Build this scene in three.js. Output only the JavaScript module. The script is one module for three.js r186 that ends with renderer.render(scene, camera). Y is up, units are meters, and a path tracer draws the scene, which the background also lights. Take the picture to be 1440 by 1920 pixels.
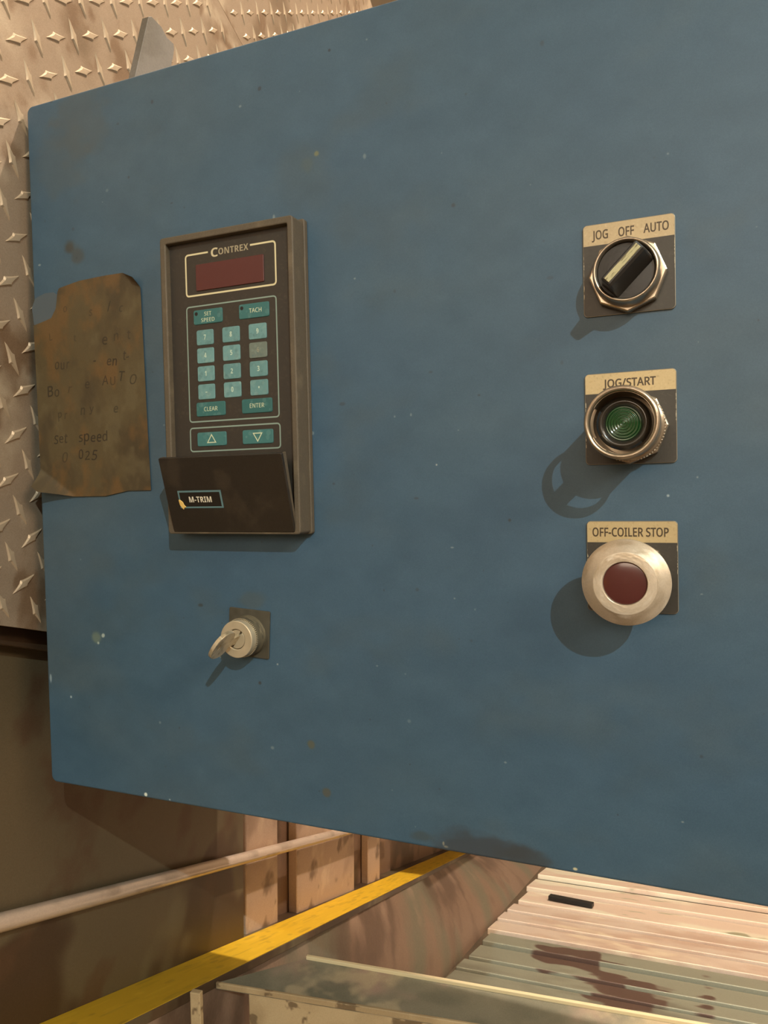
import * as THREE from 'three';
import { RoundedBoxGeometry } from 'three/addons/geometries/RoundedBoxGeometry.js';
import { mergeGeometries } from 'three/addons/utils/BufferGeometryUtils.js';
import { RectAreaLightUniformsLib } from 'three/addons/lights/RectAreaLightUniformsLib.js';

// ------------------------------------------------------------------ camera, lights, exposure
RectAreaLightUniformsLib.init();
const scene = new THREE.Scene();
scene.background = new THREE.Color(0x000000);
const V = (x, y, z) => new THREE.Vector3(x, y, z);
const FOC = 1460;                                             // focal length in pixels of a 1440x1920 frame
const CAM = V(0.4474964, 0.2087284, 0.4127299);
const RIGHT = V(0.9166764, -0.0221193, -0.3990177), DOWN = V(-0.0067043, -0.9991777, 0.0399867), FWD = V(-0.3995741, -0.0339798, -0.9160709);
const camera = new THREE.PerspectiveCamera(2 * Math.atan(960 / FOC) * 180 / Math.PI, 1440 / 1920, 0.02, 60);
camera.position.copy(CAM);
camera.up.copy(DOWN).negate();
camera.lookAt(CAM.clone().add(FWD));
camera.updateMatrixWorld(true);

const renderer = new THREE.WebGLRenderer({ antialias: true });
renderer.toneMapping = THREE.LinearToneMapping;
renderer.toneMappingExposure = 1.0;
renderer.shadowMap.enabled = true;

const LAMP_FRONT = V(2.72, 2.62, 3.15), LAMP_REAR = V(1.38, 3.35, -1.24);
const frontLight = new THREE.SpotLight(new THREE.Color(0.76, 0.93, 0.92), 41, 0, 0.26, 0.35);
frontLight.position.copy(LAMP_FRONT); frontLight.target.position.set(0.24, 0.1, -0.1); scene.add(frontLight.target); frontLight.castShadow = true; frontLight.shadow.radius = 0.6; scene.add(frontLight);
const rearLight = new THREE.PointLight(new THREE.Color(1.0, 0.86, 0.72), 48);
rearLight.position.copy(LAMP_REAR); rearLight.castShadow = true; rearLight.shadow.radius = 2.5; scene.add(rearLight);
const sideFill = new THREE.RectAreaLight(new THREE.Color(1.0, 0.80, 0.60), 17, 1.6, 0.5);  // fill light added on the right to brighten side faces
sideFill.position.set(2.9, 1.75, 0.95); sideFill.lookAt(0.3, 0.1, 0.2); scene.add(sideFill);
const frontFill = new THREE.RectAreaLight(new THREE.Color(1.0, 0.80, 0.60), 4.5, 2.4, 1.2);  // fill light added in front to lift the shadows
frontFill.position.set(0.8, 1.3, 3.9); frontFill.lookAt(0.5, 0.1, 0); scene.add(frontFill);

// ------------------------------------------------------------------ helpers
function rng(seed) { let s = seed >>> 0; return () => { s = (s + 0x6D2B79F5) | 0; let t = Math.imul(s ^ (s >>> 15), 1 | s); t = (t + Math.imul(t ^ (t >>> 7), 61 | t)) ^ t; return ((t ^ (t >>> 14)) >>> 0) / 4294967296; }; }
const rayDir = (x, y) => RIGHT.clone().multiplyScalar((x - 720) / FOC).addScaledVector(DOWN, (y - 960) / FOC).add(FWD);
function hit(x, y, P, N) { const d = rayDir(x, y); return CAM.clone().addScaledVector(d, P.clone().sub(CAM).dot(N) / d.dot(N)); }
const atDepth = (x, y, s) => CAM.clone().addScaledVector(rayDir(x, y), s);
const ZAX = V(0, 0, 1);
const onPanel = (x, y, h = 0) => hit(x, y, V(0, 0, h), ZAX);
function toPixel(P) { const d = P.clone().sub(CAM); const z = d.dot(FWD); return [720 + FOC * d.dot(RIGHT) / z, 960 + FOC * d.dot(DOWN) / z]; }

const used = new Map();
function numbered(n) { const k = used.get(n) || 0; used.set(n, k + 1); return k ? n + '_' + String(k).padStart(3, '0') : n; }
function add(name, geo, mat, parent = scene) {
  const m = new THREE.Mesh(geo, mat); m.name = parent === scene ? numbered(name) : name;
  m.castShadow = m.receiveShadow = true; parent.add(m); return m;
}
function tag(o, label, category, group, kind) { o.userData.label = label; if (category) o.userData.category = category; if (group) o.userData.group = group; if (kind) o.userData.kind = kind; return o; }
function thing(name, label, category, pos, group) {
  const g = new THREE.Group(); g.name = numbered(name); g.position.copy(pos); scene.add(g); tag(g, label, category, group); return g;
}
function struct(name, geo, mat, label, category) { const m = add(name, geo, mat); m.userData.kind = 'structure'; tag(m, label, category); return m; }
// uv in metres from the dominant axis of each face
function boxUV(g, s = 1) {
  g = g.index ? g.toNonIndexed() : g; if (!g.attributes.normal) g.computeVertexNormals();
  const p = g.attributes.position, n = g.attributes.normal, uv = new Float32Array(p.count * 2);
  for (let i = 0; i < p.count; i++) {
    const ax = Math.abs(n.getX(i)), ay = Math.abs(n.getY(i)), az = Math.abs(n.getZ(i)); let a, b;
    if (ax >= ay && ax >= az) { a = p.getZ(i); b = p.getY(i); } else if (ay >= az) { a = p.getX(i); b = p.getZ(i); } else { a = p.getX(i); b = p.getY(i); }
    uv[2 * i] = a / s; uv[2 * i + 1] = b / s;
  }
  g.setAttribute('uv', new THREE.BufferAttribute(uv, 2)); return g;
}
function basis(o, ax, ay, az) { if (ax.clone().cross(ay).dot(az) < 0) ax = ax.clone().negate(); return new THREE.Matrix4().makeBasis(ax, ay, az).setPosition(o); }
function roundRect(x0, y0, x1, y1, r, S = THREE.Shape) {
  const s = new S(); s.moveTo(x0 + r, y0); s.lineTo(x1 - r, y0); s.absarc(x1 - r, y0 + r, r, -Math.PI / 2, 0); s.lineTo(x1, y1 - r); s.absarc(x1 - r, y1 - r, r, 0, Math.PI / 2);
  s.lineTo(x0 + r, y1); s.absarc(x0 + r, y1 - r, r, Math.PI / 2, Math.PI); s.lineTo(x0, y0 + r); s.absarc(x0 + r, y0 + r, r, Math.PI, Math.PI * 1.5); return s;
}
const extr = (shape, depth, bevel = 0, seg = 2, curve = 8) => bevel
  ? new THREE.ExtrudeGeometry(shape, { depth: depth - 2 * bevel, bevelEnabled: true, bevelThickness: bevel, bevelSize: bevel, bevelOffset: -bevel, bevelSegments: seg, curveSegments: curve }).translate(0, 0, bevel)
  : new THREE.ExtrudeGeometry(shape, { depth, bevelEnabled: false, curveSegments: curve });
const lathe = (pts, seg = 64) => new THREE.LatheGeometry(pts.map(([r, h]) => new THREE.Vector2(r, h)), seg).rotateX(Math.PI / 2);
// polygon in space (points on one plane) given thickness behind its face
function slab(pts, N, thick, uvScale = 1, bevel = 0) {
  const o = pts[0].clone(), ax = pts[1].clone().sub(o).normalize(), az = N.clone().normalize(), ay = az.clone().cross(ax).normalize(); ax.copy(ay.clone().cross(az));
  const sh = new THREE.Shape(pts.map(p => { const d = p.clone().sub(o); return new THREE.Vector2(d.dot(ax), d.dot(ay)); }));
  const g = extr(sh, thick, bevel, 1); g.translate(0, 0, -thick);
  return boxUV(g, uvScale).applyMatrix4(basis(o, ax, ay, az));
}
function obox(c, ax, ay, az, sx, sy, sz, r = 0, uvScale = 1) {
  const g = r ? new RoundedBoxGeometry(sx, sy, sz, 2, r) : new THREE.BoxGeometry(sx, sy, sz);
  return boxUV(g, uvScale).applyMatrix4(basis(c, ax, ay, az));
}

// ------------------------------------------------------------------ procedural textures
function makeNoise(seed, per) {
  const r = rng(seed), n = per * per, t = new Float32Array(n); for (let i = 0; i < n; i++) t[i] = r();
  return (x, y) => { const xi = Math.floor(x), yi = Math.floor(y), fx = x - xi, fy = y - yi, w = v => ((v % per) + per) % per, sx = fx * fx * (3 - 2 * fx), sy = fy * fy * (3 - 2 * fy);
    const a = t[w(yi) * per + w(xi)], b = t[w(yi) * per + w(xi + 1)], c = t[w(yi + 1) * per + w(xi)], d = t[w(yi + 1) * per + w(xi + 1)];
    return (a + (b - a) * sx) * (1 - sy) + (c + (d - c) * sx) * sy; };
}
function fbm(seed, base, oct) { const ns = []; for (let o = 0; o < oct; o++) ns.push(makeNoise(seed + o * 17, base << o)); return (u, v) => { let s = 0, a = 0.5, t = 0; for (let o = 0; o < oct; o++) { s += a * ns[o](u * (base << o), v * (base << o)); t += a; a *= 0.55; } return s / t; }; }
const ss = (a, b, x) => { const t = Math.min(1, Math.max(0, (x - a) / (b - a))); return t * t * (3 - 2 * t); };
function tex(w, h, f, srgb = true) {
  const d = new Uint8Array(w * h * 4);
  for (let y = 0; y < h; y++) for (let x = 0; x < w; x++) { const c = f((x + 0.5) / w, (y + 0.5) / h); const k = (y * w + x) * 4; d[k] = Math.min(255, Math.max(0, c[0])); d[k + 1] = Math.min(255, Math.max(0, c[1])); d[k + 2] = Math.min(255, Math.max(0, c[2])); d[k + 3] = 255; }
  const t = new THREE.DataTexture(d, w, h); t.wrapS = t.wrapT = THREE.RepeatWrapping; t.magFilter = THREE.LinearFilter; t.minFilter = THREE.LinearMipmapLinearFilter; t.generateMipmaps = true;
  if (srgb) t.colorSpace = THREE.SRGBColorSpace; t.needsUpdate = true; return t;
}
const mix3 = (a, b, t) => [a[0] + (b[0] - a[0]) * t, a[1] + (b[1] - a[1]) * t, a[2] + (b[2] - a[2]) * t];
// blotchy surface: list of [colour, seed, base, low, high] layers over a base colour, plus grain
function blotch(size, base, layers, grain, seed) {
  const fs = layers.map(l => fbm(l[1], l[2], 4)), r = rng(seed);
  return tex(size, size, (u, v) => { let c = base; layers.forEach((l, i) => { c = mix3(c, l[0], ss(l[3], l[4], fs[i](u, v)) * (l[5] ?? 1)); }); const g = (r() - 0.5) * grain; return [c[0] + g, c[1] + g, c[2] + g]; });
}
function grainTex(size, seed, base, oct) { const f = fbm(seed, base, oct); return tex(size, size, (u, v) => { const k = 255 * f(u, v); return [k, k, k]; }, false); }
function canvasTex(w, h, draw) { const c = document.createElement('canvas'); c.width = w; c.height = h; const g = c.getContext('2d'); draw(g, w, h); const t = new THREE.CanvasTexture(c); t.colorSpace = THREE.SRGBColorSpace; t.anisotropy = 8; return t; }
const fine = grainTex(256, 5, 32, 3), coarse = grainTex(256, 9, 8, 4);
const std = (o) => new THREE.MeshStandardMaterial(o);
const phys = (o) => new THREE.MeshPhysicalMaterial(o);

// ------------------------------------------------------------------ the hall
const hallPaint = std({ color: 0xb4a896, roughness: 0.9, bumpMap: coarse, bumpScale: 0.002 });
const concrete = std({ map: blotch(512, [120, 105, 88], [[[88, 76, 62], 41, 4, 0.5, 0.75], [[140, 126, 106], 43, 8, 0.55, 0.8]], 14, 3), roughness: 0.85 });
const hx0 = -2.2, hx1 = 3.9, hy0 = -2.3, hy1 = 3.7, hz0 = -6, hz1 = 4.4, T = 0.12;
const wallBox = (x0, y0, z0, x1, y1, z1) => boxUV(new THREE.BoxGeometry(x1 - x0, y1 - y0, z1 - z0).translate((x0 + x1) / 2, (y0 + y1) / 2, (z0 + z1) / 2), 2);
struct('floor', wallBox(hx0, hy0 - T, hz0, hx1, hy0, hz1), concrete, 'stained concrete floor of the pit under the machine', 'floor');
struct('ceiling', wallBox(hx0, hy1, hz0, hx1, hy1 + T, hz1), hallPaint, 'plain painted ceiling of the hall', 'ceiling');
struct('wall_left', wallBox(hx0 - T, hy0 - T, hz0, hx0, hy1 + T, hz1), hallPaint, 'tan hall wall behind the tread plate guard', 'wall');
struct('wall_right', wallBox(hx1, hy0 - T, hz0, hx1 + T, hy1 + T, hz1), hallPaint, 'tan hall wall facing the tread plate guard', 'wall');
struct('wall_back', wallBox(hx0 - T, hy0 - T, hz0 - T, hx1 + T, hy1 + T, hz0), hallPaint, 'tan hall wall at the far end of the pit', 'wall');
struct('wall_front', wallBox(hx0 - T, hy0 - T, hz1, hx1 + T, hy1 + T, hz1 + T), hallPaint, 'tan hall wall opposite the control panel', 'wall');

// bulb lamps (outside the picture, where the shadows say they hang)
const bulbGlow = std({ color: 0xffffff, emissive: new THREE.Color(1, 0.9, 0.75), emissiveIntensity: 3 });
const darkMetal = std({ color: 0x2b2a28, roughness: 0.5, metalness: 0.6 });
for (const [P, lab] of [[LAMP_FRONT, 'hanging bulb lamp in front of the control panel'], [LAMP_REAR, 'hanging bulb lamp behind the control enclosure']]) {
  const g = thing('hanging_lamp', lab, 'lamp', V(P.x, hy1, P.z));
  const dy = P.y - hy1;
  add('bulb', new THREE.SphereGeometry(0.05, 24, 16).translate(0, dy, 0), bulbGlow, g);
  add('socket', new THREE.CylinderGeometry(0.025, 0.03, 0.08, 20).translate(0, dy + 0.085, 0), darkMetal, g);
  if (P === LAMP_FRONT) { const aim = V(0.24, 0.1, -0.1).sub(P).normalize(), m = new THREE.Matrix4().lookAt(V(0, 0, 0), aim, V(0, 1, 0)); add('reflector', new THREE.LatheGeometry([[0.055, 0], [0.075, -0.02], [0.13, -0.12], [0.132, -0.12], [0.078, -0.018], [0.055, 0.003]].map(a => new THREE.Vector2(...a)), 40).rotateX(Math.PI / 2).translate(0, 0, 0.05).applyMatrix4(m).translate(0, dy, 0), darkMetal, g); }
  add('cord', new THREE.CylinderGeometry(0.005, 0.005, -dy - 0.12, 8).translate(0, (dy + 0.12) / 2, 0), darkMetal, g);
}
for (const [L, aim, w, h, lab] of [[sideFill, V(0.3, 0.1, 0.2), 1.6, 0.5, 'added tilted fill light to the right of the enclosure'], [frontFill, V(0.5, 0.1, 0), 2.4, 1.2, 'wide added fill light panel opposite the enclosure door']]) {  // bodies for the two added fill lights
  const g = thing('fill_panel', lab, 'lamp', L.position);
  const m = new THREE.Matrix4().lookAt(L.position.clone().sub(aim), V(0, 0, 0), V(0, 1, 0));
  add('housing', new RoundedBoxGeometry(w + 0.06, h + 0.06, 0.05, 2, 0.01).translate(0, 0, 0.045).applyMatrix4(m), darkMetal, g);
  add('diffuser', new THREE.BoxGeometry(w, h, 0.01).translate(0, 0, 0.008).applyMatrix4(m), std({ color: 0xffffff, emissive: new THREE.Color(1, 0.80, 0.60), emissiveIntensity: 1.0 }), g);
}

// ------------------------------------------------------------------ tread plate guard (left)
const LU = V(-0.10890312, 0.49072974, -0.86447929), LV = V(-0.08963461, -0.8709567, -0.48311495), LN = V(0.9900029, -0.02487455, -0.13883628);
const PITCH = 0.02359;
const LO = CAM.clone().addScaledVector(RIGHT, -10.7316 * PITCH).addScaledVector(DOWN, -15.32097 * PITCH).addScaledVector(FWD, 23.2829 * PITCH);   // lattice origin on the sheet
const EE = LU.clone().add(LV).normalize(), EF = LU.clone().sub(LV).normalize();       // along the incline (away, down) and up across it
const lat = (i, j, n = 0) => LO.clone().addScaledVector(LU, i * PITCH).addScaledVector(LV, j * PITCH).addScaledVector(LN, n);
const ef = (e, f, n = 0) => LO.clone().addScaledVector(EE, e * PITCH).addScaledVector(EF, f * PITCH).addScaledVector(LN, n);
const treadMap = blotch(1024, [158, 138, 116], [[[128, 108, 86], 101, 5, 0.46, 0.7], [[182, 164, 140], 107, 9, 0.55, 0.78], [[118, 92, 68], 113, 14, 0.6, 0.8, 0.7]], 16, 77);
const treadMat = std({ map: treadMap, roughness: 0.5, metalness: 0.35, bumpMap: fine, bumpScale: 0.0003 });
const lugMat = std({ color: 0xb8a48a, roughness: 0.48, metalness: 0.4, bumpMap: fine, bumpScale: 0.0002 });
function lugGeo(L, W, Hh) {
  const O = [[-0.5, 0], [-0.27, 0.17], [-0.13, 0.30], [-0.06, 0.5], [0.04, 0.36], [0.2, 0.22], [0.5, 0], [0.27, -0.17], [0.13, -0.30], [0.06, -0.5], [-0.04, -0.36], [-0.2, -0.22]];
  const pos = [], q = O.map(([a, b]) => [a * L, b * W, 0]), t = O.map(([a, b]) => [a * L * 0.8, b * W * 0.62, Hh * (1 - 0.3 * Math.abs(a))]);
  const tri = (a, b, c) => pos.push(...a, ...b, ...c), n = O.length, c = [0, 0, Hh * 1.04];
  for (let i = 0; i < n; i++) { const j = (i + 1) % n; tri(q[j], q[i], t[i]); tri(q[j], t[i], t[j]); tri(t[j], t[i], c); }
  const g = new THREE.BufferGeometry(); g.setAttribute('position', new THREE.Float32BufferAttribute(pos, 3)); g.computeVertexNormals(); return boxUV(g, 0.2);
}
const lugs = [lugGeo(0.0252, 0.0080, 0.0011), lugGeo(0.0244, 0.0074, 0.0010), lugGeo(0.0258, 0.0084, 0.0012)];
function treadSheet(name, label, e0, e1, f0, f1, oi, oj, drop, flags) {
  const g = thing(name, label, 'tread plate', ef((e0 + e1) / 2, f0, drop));
  const off = g.position.clone().negate();
  const body = slab([ef(e0, f0, drop), ef(e1, f0, drop), ef(e1, f1, drop), ef(e0, f1, drop)], LN, 0.0045, 0.45);
  add('plate', body.translate(off.x, off.y, off.z), treadMat, g);
  const r = rng(12), rest = []; let n = 0;
  for (let i = -50; i <= 60; i++) for (let j = -50; j <= 60; j++) {
    const a = i + oi, b = j + oj, e = (a + b) / Math.SQRT2, f = (a - b) / Math.SQRT2;
    const m = 0.42; if (e < e0 + m || e > e1 - m || f < f0 + m || f > f1 - m) continue;
    const H = ((i + j) % 2 + 2) % 2 === 0, P = lat(a, b, drop), [px, py] = toPixel(P);
    const ax = H ? LU : LV, ay = LN.clone().cross(ax), wob = (r() - 0.5) * 0.1;
    const m4 = basis(P.add(off), ax.clone().multiplyScalar(Math.cos(wob)).addScaledVector(ay, Math.sin(wob)), ay.clone().multiplyScalar(Math.cos(wob)).addScaledVector(ax, -Math.sin(wob)), LN);
    const shown = px > -30 && px < 760 && py > -30 && py < 1215 && (px < 120 || py < 200 - 0.2934 * (px - 50) + 40) && flags(px, py);
    const geo = lugs[Math.floor(r() * 3)];
    if (shown && n < 300) { const k = add('lug', geo, lugMat, g); k.applyMatrix4(m4); n++; } else rest.push(geo.clone().applyMatrix4(m4));
  }
  if (rest.length) add('far_lugs', mergeGeometries(rest), lugMat, g).userData.kind = 'stuff';
  return g;
}
treadSheet('tread_plate', 'tan diamond tread plate with raised lugs beside the blue panel edge', -28, 62, -18.28, 10.15, 0, 0, 0, () => true);
treadSheet('tread_plate', 'upper tread plate sheet past the slanting seam above the bracket', -28, 62, 10.25, 30, -0.15, 0.33, -0.001, () => true);

// ------------------------------------------------------------------ blue control enclosure
const PH = 0.48, PW = 0.66;
const paintMap = (() => {
  const w = 2048, h = 1490, a = fbm(201, 3, 4), b = fbm(211, 12, 4), c = fbm(223, 40, 3), r = rng(9);
  const spots = [];
  const sp = (px, py, rad, col, k, ax = 1, ay = 1) => { const P = onPanel(px, py); spots.push([P.x, P.y, rad, col, k, ax, ay]); };
  sp(130, 465, 0.006, [62, 60, 54], 0.8); sp(143, 478, 0.007, [66, 66, 62], 0.6); sp(150, 232, 0.03, [78, 78, 74], 0.3); sp(110, 300, 0.03, [74, 78, 76], 0.25); sp(593, 288, 0.0022, [120, 118, 84], 0.8); sp(575, 310, 0.006, [82, 90, 80], 0.3);
  sp(180, 1196, 0.005, [110, 122, 104], 0.7); sp(193, 1192, 0.0016, [170, 180, 170], 0.9); sp(184, 1206, 0.0012, [165, 175, 165], 0.9); sp(133, 1307, 0.0014, [165, 180, 185], 0.9); sp(95, 1271, 0.0022, [150, 165, 170], 0.8, 0.5, 1.6); sp(376, 1135, 0.0018, [52, 56, 56], 0.7, 1.4, 0.8); sp(487, 1281, 0.0013, [50, 54, 56], 0.8); sp(520, 1246, 0.001, [160, 165, 160], 0.8);
  sp(583, 1397, 0.003, [88, 84, 64], 0.7); sp(612, 1486, 0.003, [84, 78, 64], 0.7); sp(955, 976, 0.001, [50, 56, 60], 0.8); sp(818, 872, 0.0008, [180, 180, 170], 0.9); sp(617, 95, 0.001, [40, 50, 60], 0.9); sp(486, 167, 0.0016, [48, 58, 66], 0.8); sp(1252, 930, 0.0008, [170, 180, 180], 0.8);
  sp(273, 1490, 0.0014, [215, 220, 205], 1); sp(836, 1588, 0.0008, [205, 195, 160], 1, 2.2, 1); sp(831, 1582, 0.0008, [205, 195, 160], 1, 1, 2); sp(1078, 1630, 0.0009, [195, 185, 150], 1, 1.5, 1); sp(545, 1545, 0.0012, [170, 170, 160], 0.9); sp(318, 1500, 0.001, [170, 180, 180], 0.9); sp(470, 1126, 0.011, [80, 78, 68], 0.3, 1.2, 0.5);
  sp(900, 1594, 0.011, [56, 60, 64], 0.75, 3.2, 1); sp(985, 1613, 0.007, [58, 62, 64], 0.7, 3, 1); sp(790, 1568, 0.004, [60, 70, 72], 0.6, 2.5, 1);
  for (let k = 0; k < 160; k++) { const lite = r() < 0.45; spots.push([r() * PW, r() * PH, 0.0004 + r() * r() * 0.0012, lite ? [140, 150, 148] : [52, 60, 66], 0.35 + 0.4 * r(), 0.6 + r(), 0.6 + r()]); }
  const d = new Float32Array(w * h * 3);
  for (let y = 0; y < h; y++) for (let x = 0; x < w; x++) {
    const u = x / w, v = y / h, k = (y * w + x) * 3, n1 = a(u, v), n2 = b(u, v), n3 = c(u, v);
    let col = [60, 87, 105]; col = mix3(col, [76, 88, 93], ss(0.42, 0.75, n1) * 0.6); col = mix3(col, [54, 84, 108], ss(0.5, 0.8, 1 - n1) * 0.4); col = mix3(col, [74, 84, 86], ss(0.55, 0.85, n2) * 0.25);
    const g = (n3 - 0.5) * 10 + (r() - 0.5) * 8; d[k] = col[0] + g; d[k + 1] = col[1] + g; d[k + 2] = col[2] + g;
  }
  const e1 = fbm(231, 60, 3);
  for (const [X, Y, R, col, kk, ax, ay] of spots) {
    const mx = R * ax * 1.5, my = R * ay * 1.5, x0 = Math.max(0, Math.floor((X - mx) / PW * w)), x1 = Math.min(w - 1, Math.ceil((X + mx) / PW * w)), y0 = Math.max(0, Math.floor((Y - my) / PH * h)), y1 = Math.min(h - 1, Math.ceil((Y + my) / PH * h));
    for (let y = y0; y <= y1; y++) for (let x = x0; x <= x1; x++) { const q = Math.hypot((x / w * PW - X) / (R * ax), (y / h * PH - Y) / (R * ay)) + (e1(x / w, y / h) - 0.5) * 0.9, t = (1 - ss(0.45, 1.1, q)) * kk; if (t <= 0) continue; const k = (y * w + x) * 3; for (let z = 0; z < 3; z++) d[k + z] += (col[z] - d[k + z]) * t; }
  }
  return tex(w, h, (u, v) => { const k = (Math.floor(v * h) * w + Math.floor(u * w)) * 3; return [d[k], d[k + 1], d[k + 2]]; });
})();
const paint = phys({ map: paintMap, roughness: 0.5, bumpMap: fine, bumpScale: 0.00006, clearcoat: 0.12, clearcoatRoughness: 0.45 });
const paintPlain = std({ color: 0x3f566a, roughness: 0.55 });
const greyTab = std({ map: blotch(256, [112, 106, 98], [[[96, 90, 80], 301, 5, 0.5, 0.75]], 10, 5), roughness: 0.6, metalness: 0.1 });
{
  const g = thing('control_enclosure', 'large blue painted control enclosure with a flat door', 'enclosure', V(0, 0, 0));
  const door = extr(roundRect(0, 0, PW, PH, 0.005), 0.016, 0.0014, 3); door.translate(0, 0, -0.016);
  const p = door.attributes.position, uv = door.attributes.uv; for (let i = 0; i < p.count; i++) uv.setXY(i, p.getX(i) / PW, p.getY(i) / PH);
  add('door', door, paint, g);
  add('body', new RoundedBoxGeometry(PW - 0.014, PH - 0.014, 0.36, 2, 0.003).translate(PW / 2, PH / 2, -0.016 - 0.184), paintPlain, g);
  add('gasket', new THREE.BoxGeometry(PW - 0.03, PH - 0.03, 0.006).translate(PW / 2, PH / 2, -0.0175), darkMetal, g);
  // mounting ear standing on the top, parallel to the guard
  const X = V(0.06, 0, 0), NX = V(1, 0, 0), q = (x, y) => hit(x, y, X, NX);
  const pts = [[255, 137], [279, 31], [285, 31], [303, 50], [313, 70], [326, 82], [327, 94], [325, 108], [322, 120]].map(a => q(...a));
  const lo = pts[0].clone(); const lead = pts[0].clone().sub(pts[1]).normalize();
  const foot0 = lo.clone().addScaledVector(lead, (lo.y - 0.472) / -lead.y), end = pts[pts.length - 1];
  const poly = [foot0, ...pts.slice(1), V(0.06, 0.472, end.z - 0.006)];
  tag(add('mounting_ear', slab(poly, NX, 0.0065, 0.2, 0.0004), greyTab, g), 'dusty grey steel ear on the enclosure top');
}

// ------------------------------------------------------------------ speed controller in the door
const blackPlastic = std({ map: blotch(256, [88, 78, 63], [[[106, 94, 75], 401, 6, 0.5, 0.75]], 10, 6), roughness: 0.55, bumpMap: fine, bumpScale: 0.00008 });
const FX0 = 0.129, FX1 = 0.2175, FY0 = 0.184, FY1 = 0.3625, FH = 0.012;
const KEYS = [];
const key = (t, x0, x1, y0, y1, kind) => KEYS.push({ t, x0, x1, y0, y1, kind });
key('SET|SPEED', 146.8, 168.1, 310.8, 319.6, 'd'); key('TACH', 180.2, 201.3, 310.8, 319.5, 'd');
[['7', '8', '9'], ['4', '5', '6'], ['1', '2', '3'], ['\u2013', '0', '\u2022']].forEach((row, j) => row.forEach((t, i) => { const x0 = [148.6, 167.7, 186.7][i], y1 = 307.2 - 11.15 * j; key(t, x0, x0 + 12.4, y1 - 9.2, y1, 'l' + (t === '6' ? 'g' : '')); }));
key('CLEAR', 146.9, 168.3, 254.1, 262.7, 'd'); key('ENTER', 180.4, 201.7, 254.1, 262.6, 'd'); key('up', 146.9, 168.4, 235.6, 244.1, 'd'); key('down', 180.3, 201.8, 235.6, 244.0, 'd');
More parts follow.
